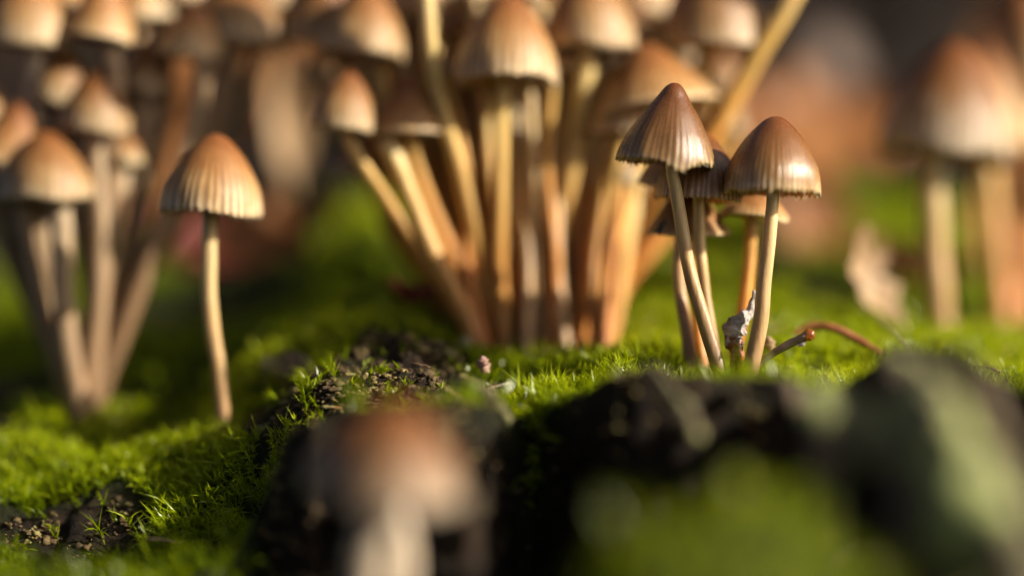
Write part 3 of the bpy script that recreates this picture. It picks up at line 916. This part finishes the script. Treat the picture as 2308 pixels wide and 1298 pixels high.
# --- left clump
LG = 'mushrooms of the blurred clump in the hollow'
lm = [('broad brown mushroom with cream lower rim on a pale stem, lowest of the hollow clump', (180, 890, 4.62), [(135, 465), (143, 600), (160, 760)], (102, 295), (105, 450), 106, 4.58, (52, 50)),
      ('dark topped mushroom partly behind the lowest cap of the hollow clump', (165, 890, 4.66), [(40, 400), (80, 600), (130, 780)], (45, 232), (20, 372), 95, 4.70, (40, 44)),
      ('golden brown mushroom with pale rim above the lowest cap of the hollow clump', (190, 890, 4.66), [(222, 320), (225, 520), (210, 720)], (222, 160), (212, 298), 82, 4.72, (46, 44)),
      ('tall honey brown mushroom with broad cream rim in the hollow clump', (160, 880, 4.70), [(75, 130), (85, 420), (130, 700)], (60, -75), (55, 105), 104, 4.74, (44, 44)),
      ('tall cream sided mushroom on a bright white stem in the hollow clump', (195, 880, 4.70), [(250, 100), (255, 190), (240, 520)], (240, -70), (222, 85), 84, 4.72, (50, 44)),
      ('small yellowish mushroom squeezed between taller caps of the hollow clump', (170, 885, 4.72), [(105, 210), (110, 460), (150, 720)], (152, 110), (130, 232), 68, 4.78, (40, 40)),
      ('dull tan mushroom on a long leaning stem at the side of the hollow clump', (205, 885, 4.72), [(455, 150), (415, 330), (310, 620)], (438, 5), (430, 128), 74, 4.80, (40, 44)),
      ('small reddish brown mushroom among the back stems of the hollow clump', (215, 880, 4.78), [(330, 210), (310, 420), (250, 700)], (335, 95), (325, 205), 64, 4.95, (34, 40))]
for lb, b, st, ap, rm, hw, dc, ww in lm:
    mushroom('mushroom', lb, (b[0], b[1], 4.35 + (b[2] - 4.68) * 0.5), st, ap, rm, hw, dcap=4.34 + (dc - 4.7) * 0.35, w=ww, cap=random.choice((0, 1, 3)), stem_mat=M_STEML)
for ax, ay, rx, ry, hw, d in [(540, -60, 530, 100, 120, 5.0), (300, -80, 320, 50, 80, 5.0), (620, -110, 610, 20, 90, 5.1), (140, -60, 140, 40, 80, 5.0),
                              (400, -120, 400, 10, 90, 5.1), (280, 300, 278, 370, 45, 4.75), (50, 420, 40, 520, 60, 5.0), (-60, 160, -60, 290, 90, 4.8), (300, 160, 290, 260, 60, 5.1), (500, 130, 495, 220, 60, 5.2)]:
    bx = 185 + random.uniform(-35, 45)
    mushroom('mushroom', 'slender tan mushroom crowded at the back of the hollow clump', (bx, 880, 4.40 + random.uniform(0, .08)),
             [(rx + (bx - rx) * .04, ry + 25), (rx + (bx - rx) * .32, ry + (880 - ry) * .40), (rx + (bx - rx) * .78, ry + (880 - ry) * .75)],
             (ax, ay), (rx, ry), hw, LG, dcap=4.44 + (d - 5.0) * 0.3, w=(36, 42), cap=random.choice((0, 1, 3)), stem_mat=M_STEML)

# --- right clump
mushroom('mushroom', 'large blurred brown mushroom on a thick pale stem beyond the fallen bark', (2122, 738, 4.52),
         [(2104, 380), (2106, 500), (2114, 640)], (2158, 95), (2122, 345), 152, dcap=4.50, cap=cap_meshes(79, BELL, na=120, nr=24, wav=0.05, mat=M_CAPD), w=(60, 64))
for ax, ay, rx, ry, hw, d, bx, lb in [(2215, 95, 2228, 330, 95, 4.75, 2260, 'sunlit pale brown mushroom standing close behind the large blurred one'),
                                  (2310, -30, 2330, 200, 100, 4.9, 2310, 'reddish brown mushroom rising beside the large blurred one'),
                                  (2345, 330, 2350, 470, 80, 4.8, 2230, 'leaning mushroom with crossing stem behind the large blurred one')]:
    mushroom('mushroom', lb, (bx, 738, 4.65), [(rx, ry + 30), (rx + (bx - rx) * .4, ry + (738 - ry) * .5)], (ax, ay), (rx, ry), hw, dcap=d, w=(44, 48), cap=random.choice((0, 3)), stem_mat=M_STEMO)

# --- the soft pair right in front
mushroom('mushroom', 'large soft blurred mushroom with orange brown crown in front of the log', (850, 1560, 3.28),
         [(835, 1150), (838, 1250), (846, 1400)], (886, 905), (876, 1122), 166, cap=cap_meshes(77, PROF_DOME, na=120, nr=24, wav=0.05, mat=M_CAPD), w=(82, 86), stem_mat=M_STEMG, ft=0.0)
mushroom('mushroom', 'shaded mushroom half hidden behind the large soft one in front of the log', (915, 1560, 3.40),
         [(905, 1120), (908, 1250), (912, 1400)], (800, 940), (800, 1095), 120, dcap=3.42, cap=0, w=(62, 66), stem_mat=M_STEMG)

# ------------------------------------------------------------------ bark ridges with lichen in front
def lichen_bark(name, lich, amount):
    m, n, b = new_mat(name)
    c = ramp(n, noise(n, 8, 6, 0.65), [(0.3, (0.035, 0.022, 0.012)), (0.55, (0.11, 0.075, 0.042)), (0.75, (0.18, 0.125, 0.075))])
    f = n.nodes.new('ShaderNodeMapRange'); n.links.new(noise(n, 10, 6, 0.7), f.inputs[0])
    f.inputs[1].default_value = 0.60 - 0.3 * amount; f.inputs[2].default_value = 0.72 - 0.3 * amount
    c = mix(n, f.outputs[0], c, lich)
    n.links.new(c, b.inputs['Base Color']); b.inputs['Roughness'].default_value = 0.8
    bump(n, b, noise(n, 40, 6, 0.7), 0.8, 0.01)
    return m
M_LB = lichen_bark('lichen_bark', (0.26, 0.26, 0.085), 0.5)
M_LB2 = lichen_bark('lichen_bark_pale', (0.36, 0.40, 0.13), 0.5)
M_LB3 = lichen_bark('brown_bark', (0.10, 0.10, 0.04), 0.2)

def bark_piece(label, pts, rads, mat, flat=0.6, seed=1):
    P = catmull([at(*p)[:] for p in pts], 46)
    d = np.array([p[2] for p in pts]).mean()
    u = np.linspace(0, 1, 46)
    rr = np.interp(u, np.linspace(0, 1, len(rads)), rads) / FPX * d
    V, F, t = tube(P, rr, sides=36, rough=0.0, flat=flat, seed=seed)
    ctr = P[np.clip((t * 45).astype(int), 0, 45)]
    dirv = V - ctr
    k = 1 + 0.55 * fbm(V[:, 0] * 11, V[:, 1] * 9, V[:, 2] * 9, 5, seed) + 0.12 * fbm(V[:, 0] * 40, V[:, 1] * 40, V[:, 2] * 40, 3, seed + 9)
    V = ctr + dirv * k[:, None]
    loc = P[-1]
    o = obj('bark_ridge', mesh_np('bark_ridge', V - loc, F, mat=mat), None, loc)
    tag(o, label, 'bark')
    return o
bark_piece('broad sloping bark ridge with pale green lichen, beside the soft moss hump', [(2010,850,3.48),(2080,930,3.38),(2140,1030,3.28),(2200,1180,3.2),(2260,1330,3.15),(2300,1480,3.15)], [60,105,120,125,130,140], M_LB2, 0.6, 3)
bark_piece('narrow upright lichen covered bark sliver at the top of the moss hump', [(1850,880,3.46),(1862,960,3.40),(1866,1060,3.38),(1868,1110,3.40),(1868,1230,3.46)], [30,42,44,38,34], M_LB2, 0.7, 5)
bark_piece('slanting olive lichen bark ridge between the upright sliver and the broad ridge', [(1850,895,3.48),(1940,960,3.40),(2020,1060,3.34),(2100,1190,3.28),(2170,1330,3.25)], [36,60,75,85,90], M_LB, 0.6, 7)
bark_piece('small olive lichen bark splinter on the dark front edge, away from the hump', [(1455,838,3.72),(1505,880,3.63),(1545,935,3.57),(1575,985,3.57)], [14,28,32,20], M_LB, 0.6, 9)
bark_piece('small brown bark knob on the dark front edge under the sharp group', [(1700,862,3.72),(1765,885,3.62),(1800,920,3.62)], [22,36,24], M_LB3, 0.7, 11)
bark_piece('brown bark shoulder crossing the log edge beside the mossy crest', [(2020,800,3.66),(2150,815,3.52),(2220,900,3.42),(2270,1010,3.36),(2320,1150,3.36)], [24,40,46,50,50], M_LB3, 0.6, 13)
bark_piece('pale green lichen patch of bark on the notch beside the clear moss tuft', [(1020,862,3.86),(1075,876,3.82),(1120,905,3.82),(1145,950,3.84)], [12,20,20,12], M_LB, 0.6, 15)
bark_piece('grey lichen stone like bark lump at the mossy bank behind the ridge', [(600,825,4.22),(650,822,4.2),(700,830,4.18)], [26,40,26], M_LB, 0.8, 17)

# ------------------------------------------------------------------ dead leaves
M_LEAF = simple('dry_leaf_brown', [(0.3, (0.20, 0.07, 0.018)), (0.55, (0.34, 0.14, 0.04)), (0.75, (0.44, 0.21, 0.075))], 5, 0.55, 0.35, trans=0.35)
M_LEAFP = simple('dry_leaf_pale', [(0.3, (0.33, 0.20, 0.10)), (0.55, (0.46, 0.31, 0.17)), (0.75, (0.55, 0.40, 0.25))], 5, 0.5, 0.35, trans=0.35)
M_LEAFM = simple('dry_leaf_mauve', [(0.3, (0.10, 0.06, 0.04)), (0.7, (0.20, 0.135, 0.10))], 5, 0.5, 0.35, trans=0.3)
M_LEAFR = simple('dry_leaf_red', [(0.3, (0.16, 0.025, 0.014)), (0.6, (0.28, 0.06, 0.035)), (0.8, (0.30, 0.13, 0.08))], 8, 0.5, 0.4, trans=0.3)
def leaf(label, c, length, width, along, up, curl=0.5, fold=0.4, lobes=0, mat=M_LEAF, seed=0):
    """c world centre; along the long axis; up the leaf normal"""
    al = Vector(along).normalized(); upv = Vector(up); upv = (upv - al * upv.dot(al)).normalized(); sd = al.cross(upv)
    nu, nv = 41, 17
    u = np.linspace(0, 1, nu); v = np.linspace(-1, 1, nv)
    wv = np.sin(np.pi * np.clip(u, 0, 1) ** 0.85) ** 0.75
    if lobes: wv = wv * (0.78 + 0.22 * np.cos(2 * np.pi * lobes * u + 0.5))
    U, Vv = np.meshgrid(u, v, indexing='ij')
    wob = fbm(U * 3, Vv * 1.5, seed, 3, seed + 5)
    lx = (U - 0.5) * length
    ly = Vv * width * 0.5 * wv[:, None]
    lz = curl * length * ((U - 0.5) ** 2) * 1.6 + fold * np.abs(ly) ** 1.4 / max(width, 1e-3) ** 0.4 + 0.05 * width * wob + 0.012 * width * np.cos(U * 60) * np.abs(Vv)
    A = np.array(al[:]); S = np.array(sd[:]); N = np.array(upv[:])
    Pn = lx[..., None] * A + ly[..., None] * S + lz[..., None] * N
    T = Pn.reshape(-1, 3); Bt = T - N * 0.0025
    F = grid_faces(nu, nv); Fb = F[:, ::-1] + len(T)
    root = empty('dead_leaf', c)
    tag(root, label, 'leaf')
    bl = obj('blade', mesh_np('blade', np.vstack([T, Bt]), [np.vstack([F, Fb])], mat=mat), root)
    mid = Pn[:, nv // 2, :] - N * 0.004
    ext = mid[0] - A * length * 0.18
    Vt, Ft, t = tube(np.vstack([ext, mid]), np.linspace(0.010, 0.003, nu + 1) * (length / 0.35), sides=8)
    obj('midrib', mesh_np('midrib', Vt, Ft, mat=mat), root)
    return root
leaf('broad orange brown dead leaf lying behind the sharp group', at(1840, 300, 5.25), 0.50, 0.30, (1, 0.15, -0.02), (0.1, -0.75, 0.62), 0.25, 0.3, 4, M_LEAF, 1)
leaf('rusty dead leaf tilted up behind the small pale ragged mushroom', at(1790, 460, 5.15), 0.26, 0.18, (0.8, 0.3, -0.5), (-0.2, -0.8, 0.5), 0.5, 0.3, 0, M_LEAF, 2)
leaf('pale peach curled dead leaf standing on its tip in the moss', at(1952, 625, 4.40), 0.17, 0.115, (-0.30, 0.05, 0.9), (0.7, -0.75, 0.15), 0.6, 0.4, 3, M_LEAFP, 3)
leaf('brown dead leaf lying flat beside the peach curled leaf', at(2060, 610, 4.85), 0.24, 0.14, (1, 0.3, -0.1), (0.1, -0.5, 0.8), 0.4, 0.4, 0, M_LEAF, 4)
leaf('long pale dry leaf standing upright between the two clumps', at(628, 265, 5.0), 0.24, 0.094, (-0.06, 0.05, 1), (0.65, -0.8, 0.1), 0.25, 1.1, 0, M_LEAFP, 5)
leaf('reddish brown dead leaf slumped at the foot of the pale upright leaf', at(610, 530, 4.9), 0.26, 0.17, (0.9, 0.2, 0.25), (0.2, -0.8, 0.6), 0.5, 0.5, 3, M_LEAF, 6)
leaf('dark red brown dead leaf behind the lone mushroom stem', at(480, 560, 5.0), 0.22, 0.15, (0.9, -0.1, -0.2), (-0.1, -0.7, 0.6), 0.6, 0.4, 0, M_LEAFR, 7)
leaf('small red curled leaf scrap on the moss behind the lichen ridge', at(925, 668, 4.36), 0.085, 0.05, (1, 0.2, -0.12), (0.2, -0.6, 0.8), 0.9, 0.6, 0, M_LEAFR, 8)
leaf('tan dead leaf leaning among the stems behind the large blurred mushroom', at(2235, 470, 5.0), 0.26, 0.13, (0.1, 0.1, 1), (0.5, -0.8, 0.1), 0.4, 0.5, 0, M_LEAF, 9)
leaf('grey brown dead leaf lying high on the bank behind the slanting stalk', at(1880, 140, 5.8), 0.15, 0.13, (0.7, 0.3, -0.6), (0.0, -0.7, 0.6), 0.4, 0.3, 0, M_LEAFM, 10)
leaf('dark russet dead leaf standing above the reddish mushroom', at(2290, 60, 5.4), 0.30, 0.16, (0.25, 0.1, 1), (-0.3, -0.9, 0.1), 0.4, 0.4, 0, M_LEAF, 11)
leaf('brown dead leaf wedged behind the hollow clump stems', at(400, 330, 5.3), 0.36, 0.24, (0.6, 0.1, 0.8), (0.1, -0.95, 0.2), 0.4, 0.4, 4, M_LEAF, 12)
leaf('brown dead leaf leaning behind the caps between the two clumps', at(560, 120, 5.5), 0.42, 0.30, (0.9, 0.1, 0.3), (0.1, -0.9, 0.3), 0.3, 0.3, 3, M_LEAF, 13)

# ------------------------------------------------------------------ small things among the sharp group
M_TWIG = simple('twig_skin', [(0.3, (0.10, 0.065, 0.045)), (0.55, (0.20, 0.135, 0.10)), (0.75, (0.34, 0.27, 0.22))], 40, 0.35, 0.6, bmp=0.5, mul=(1, 1, 1))
M_AMBER = simple('amber_tip', [(0.3, (0.14, 0.035, 0.008)), (0.7, (0.32, 0.10, 0.02))], 30, 0.12, 0.8, sss=0.3, bmp=0.1)
M_GREY = simple('withered_grey', [(0.36, (0.10, 0.075, 0.065)), (0.5, (0.34, 0.29, 0.26)), (0.65, (0.52, 0.47, 0.43))], 34, 0.7, 0.3, bmp=0.5)
M_RED = simple('withered_red', [(0.3, (0.16, 0.03, 0.012)), (0.6, (0.30, 0.075, 0.025)), (0.8, (0.36, 0.13, 0.06))], 26, 0.4, 0.5, sss=0.4, bmp=0.3)
M_PINK = simple('bud_pink', [(0.3, (0.22, 0.11, 0.08)), (0.7, (0.36, 0.22, 0.17))], 26, 0.5, 0.4, bmp=0.3)
M_NEEDLE = simple('needle_brown', [(0.3, (0.20, 0.060, 0.022)), (0.6, (0.34, 0.12, 0.045)), (0.8, (0.42, 0.20, 0.09))], 20, 0.4, 0.5, bmp=0.3)
M_BLACK = simple('insect_black', [(0.4, (0.006, 0.006, 0.006)), (0.6, (0.018, 0.016, 0.014))], 40, 0.3, 0.5, bmp=0)
M_STRAW = simple('straw', [(0.3, (0.20, 0.16, 0.10)), (0.7, (0.36, 0.30, 0.20))], 20, 0.5, 0.4, bmp=0)

def run(name, parent, loc, pts, rads, mat, sides=14, rough=0.12, seed=1, flat=None, n=40):
    P = catmull([at(*p)[:] for p in pts], n)
    d = np.array([p[2] for p in pts]).mean()
    rr = np.interp(np.linspace(0, 1, n), np.linspace(0, 1, len(rads)), rads) / FPX * d
    V, F, t = tube(P - np.array(loc), rr, sides=sides, rough=rough, seed=seed, flat=flat)
    return obj(name, mesh_np(name, V, F, attrs={'t': t}, mat=mat), parent, None if parent else loc)

b = at(1700, 838, 4.0)
tw = empty('broken_stem', b); tag(tw, 'broken brown stem with a shiny amber bead at its tip, leaning on the moss', 'stem')
run('stalk', tw, b[:], [(1692, 838, 4.0), (1715, 815, 4.0), (1762, 784, 3.99), (1815, 757, 3.98)], [8, 9, 9, 10.5], M_TWIG, rough=0.14)
run('bead', tw, b[:], [(1809, 762, 3.98), (1819, 757, 3.98), (1829, 751, 3.98), (1834, 748, 3.98)], [9, 13.5, 13, 6], M_AMBER, rough=0.12, seed=4)
run('scale', tw, b[:], [(1798, 778, 3.98), (1808, 776, 3.98), (1816, 770, 3.98)], [3, 5, 3], M_GREY, rough=0.3, seed=6)
b = at(1662, 842, 4.02)
sh = empty('withered_mushroom', b); tag(sh, 'withered mushroom with folded grey cap and red stem, between the sharp stems', 'mushroom')
cp = run('cap', sh, b[:], [(1700, 655, 4.03), (1695, 682, 4.03), (1690, 706, 4.03), (1672, 722, 4.02), (1655, 745, 4.02), (1652, 768, 4.02), (1668, 782, 4.02)], [4, 6, 9, 20, 25, 20, 8], M_GREY, sides=28, rough=0.42, seed=11, flat=0.8, n=60)
run('stem', sh, b[:], [(1644, 752, 4.02), (1652, 770, 4.02), (1664, 800, 4.02), (1662, 845, 4.02)], [13, 19, 15, 10], M_RED, sides=20, rough=0.3, seed=12)
run('stem_shred', sh, b[:], [(1652, 778, 4.01), (1650, 810, 4.01), (1648, 842, 4.01)], [3, 6, 4], M_RED, rough=0.3, seed=14)
o = run('fallen_needle', None, at(1980, 800, 4.10)[:], [(1790, 752, 4.14), (1830, 735, 4.14), (1880, 740, 4.13), (1935, 766, 4.12), (1990, 800, 4.10)], [6, 9, 10, 9, 7], M_NEEDLE, rough=0.15)
tag(o, 'arched rusty brown needle lying over the moss beside the amber tipped stem', 'needle')
o = run('dry_grass_hair', None, at(2060, 808, 4.05)[:], [(1930, 690, 4.25), (1985, 725, 4.18), (2030, 765, 4.1), (2062, 808, 4.05)], [1.6, 2.2, 2.2, 1.6], M_STRAW, rough=0.05)
tag(o, 'thin dry grass hair hanging over the moss crest', 'grass')
for px, py, d, rr, lb, mm in [(1735, 775, 4.06, 13, 'small beige seed husk in the moss behind the broken stem', M_LEAFP), (1090, 822, 4.05, 15, 'small pink bud scale on the moss beside the lichen ridge', M_PINK),
                          (1050, 775, 4.2, 13, 'small mauve grain on the moss at the foot of the central clump', M_GREY)]:
    o = run('debris_scrap', None, at(px, py + 14, d)[:], [(px - 4, py - rr * 1.2, d), (px, py, d), (px + 5, py + rr * 1.3, d)], [rr * .4, rr, rr * .5], mm, rough=0.4, seed=int(px) % 50)
    tag(o, lb, 'debris')
# gnat on the low dull cap
def gnat(label, c, s, tilt):
    root = empty('gnat', c); tag(root, label, 'insect')
    a = Vector((math.sin(tilt), 0.15, math.cos(tilt))).normalized()
    A = np.array(a[:])
    P = np.linspace(-1, 1, 14)[:, None] * A * s
    rd = s * np.array([.08, .22, .30, .32, .30, .26, .20, .26, .34, .36, .26, .22, .24, .12])
    V, F, t = tube(P, rd, sides=12); obj('body', mesh_np('body', V, F, mat=M_BLACK), root)
    for k in (-1, 1):
        side = np.array([math.cos(tilt) * k, -0.5, -math.sin(tilt) * k])
        W = np.array([A * .3 * s, A * .1 * s + side * .3 * s, -A * 1.3 * s + side * .55 * s, -A * 1.5 * s + side * .2 * s, -A * .3 * s])
        obj('wing', mesh_np('wing', W + np.array([0, -s * .3, 0]), np.array([[0, 1, 4, 4], [1, 2, 3, 4]])[1:], mat=M_BLACK), root)
    for k in range(3):
        for q in (-1, 1):
            st = A * (0.1 + k * .2) * s
            e = st + np.array([q * s * .9, s * .2, -s * .2 * (k - 1)])
            V, F, t = tube(np.array([st, (st + e) / 2 + np.array([0, -s * .3, 0]), e]), s * .05, sides=5); obj('leg', mesh_np('leg', V, F, mat=M_BLACK), root)
pc = at(1491, 508, 4.085)
gnat('tiny black gnat sitting on the low dull brown cap', pc, 0.011, 0.55)
gnat('tiny black gnat clinging to the red stem of the withered mushroom', at(1672, 778, 3.985), 0.006, 0.2)

# ------------------------------------------------------------------ litter on the dim bank behind
def build_litter():
    r = np.random.default_rng(9)
    n = 2600
    x = r.uniform(-4, 5, n); y = r.uniform(3.4, 12, n); z = floor_h(x, y) + 0.02
    V = []; F = []; 
    base = np.array([(-1, 0, 0), (-.5, .32, .06), (.3, .36, .05), (1, 0, 0.1), (.3, -.36, .05), (-.5, -.32, .06), (0, 0, -.04)])
    fb = np.array([(0, 6, 1), (1, 6, 2), (2, 6, 3), (3, 6, 4), (4, 6, 5), (5, 6, 0)])
    a = r.uniform(0, 6.28, n); s = r.uniform(.18, .42, n)
    for i in range(n):
        ca, sa = math.cos(a[i]), math.sin(a[i])
        q = base * s[i]
        p = np.stack([q[:, 0] * ca - q[:, 1] * sa, q[:, 0] * sa + q[:, 1] * ca, q[:, 2]], -1)
        tl = r.normal(0, .35, 2)
        p[:, 2] += p[:, 0] * (tl[0] + .15) + p[:, 1] * (tl[1] + .4)
        V.append(p + np.array([x[i], y[i], z[i]])); F.append(fb + i * 7)
    m, nn, b = new_mat('old_litter')
    c = ramp(nn, attr(nn, 'rnd'), [(0.1, (0.012, 0.007, 0.004)), (0.6, (0.035, 0.018, 0.008)), (0.85, (0.07, 0.034, 0.014)), (0.97, (0.03, 0.05, 0.008))])
    nn.links.new(c, b.inputs['Base Color']); b.inputs['Roughness'].default_value = 0.7
    o = obj('leaf_litter', mesh_np('leaf_litter', np.vstack(V), np.vstack(F), smooth=False, attrs={'rnd': np.repeat(r.uniform(0, 1, n), 7)}, mat=m))
    tag(o, 'dim brown leaf litter scattered over the bank behind the log', 'leaf litter', kind='stuff')
build_litter()

def build_bits():
    r = np.random.default_rng(31)
    V = []; F3 = []; F4 = []; RN = []; o = 0
    n = 110
    x = r.uniform(-0.95, 1.0, n); y = r.uniform(-0.1, 0.9, n)
    z = H(x, y) + 0.014
    for i in range(n):
        L = r.uniform(0.008, 0.036) * (1.0 if r.random() < 0.8 else 1.7); a = r.uniform(0, 6.28)
        d = np.array([math.cos(a), math.sin(a), r.normal(0, 0.25)])
        q = np.linspace(-1, 1, 5)[:, None]
        P = np.array([x[i], y[i], z[i]]) + q * d * L + np.array([0, 0, -0.18 * L]) * q ** 2 + r.normal(0, 0.0012, (5, 3))
        v, f, t = tube(P, r.uniform(0.0008, 0.0022), sides=6)
        V.append(v); F4.append(f[0] + o); F3 += [f[1] + o, f[2] + o]; o += len(v)
        RN.append(np.full(len(v), r.random()))
    m, nn, b = new_mat('plant_bits')
    c = ramp(nn, attr(nn, 'rnd'), [(0.0, (0.05, 0.028, 0.014)), (0.5, (0.16, 0.085, 0.035)), (0.8, (0.30, 0.20, 0.10)), (1.0, (0.42, 0.34, 0.22))])
    nn.links.new(c, b.inputs['Base Color']); b.inputs['Roughness'].default_value = 0.6
    o_ = obj('plant_debris', mesh_np('plant_debris', np.vstack(V), [np.vstack(F4), np.vstack(F3)], attrs={'rnd': np.concatenate(RN)}, mat=m))
    tag(o_, 'fine brown and straw coloured plant bits lying loose on the moss', 'debris', kind='stuff')
build_bits()
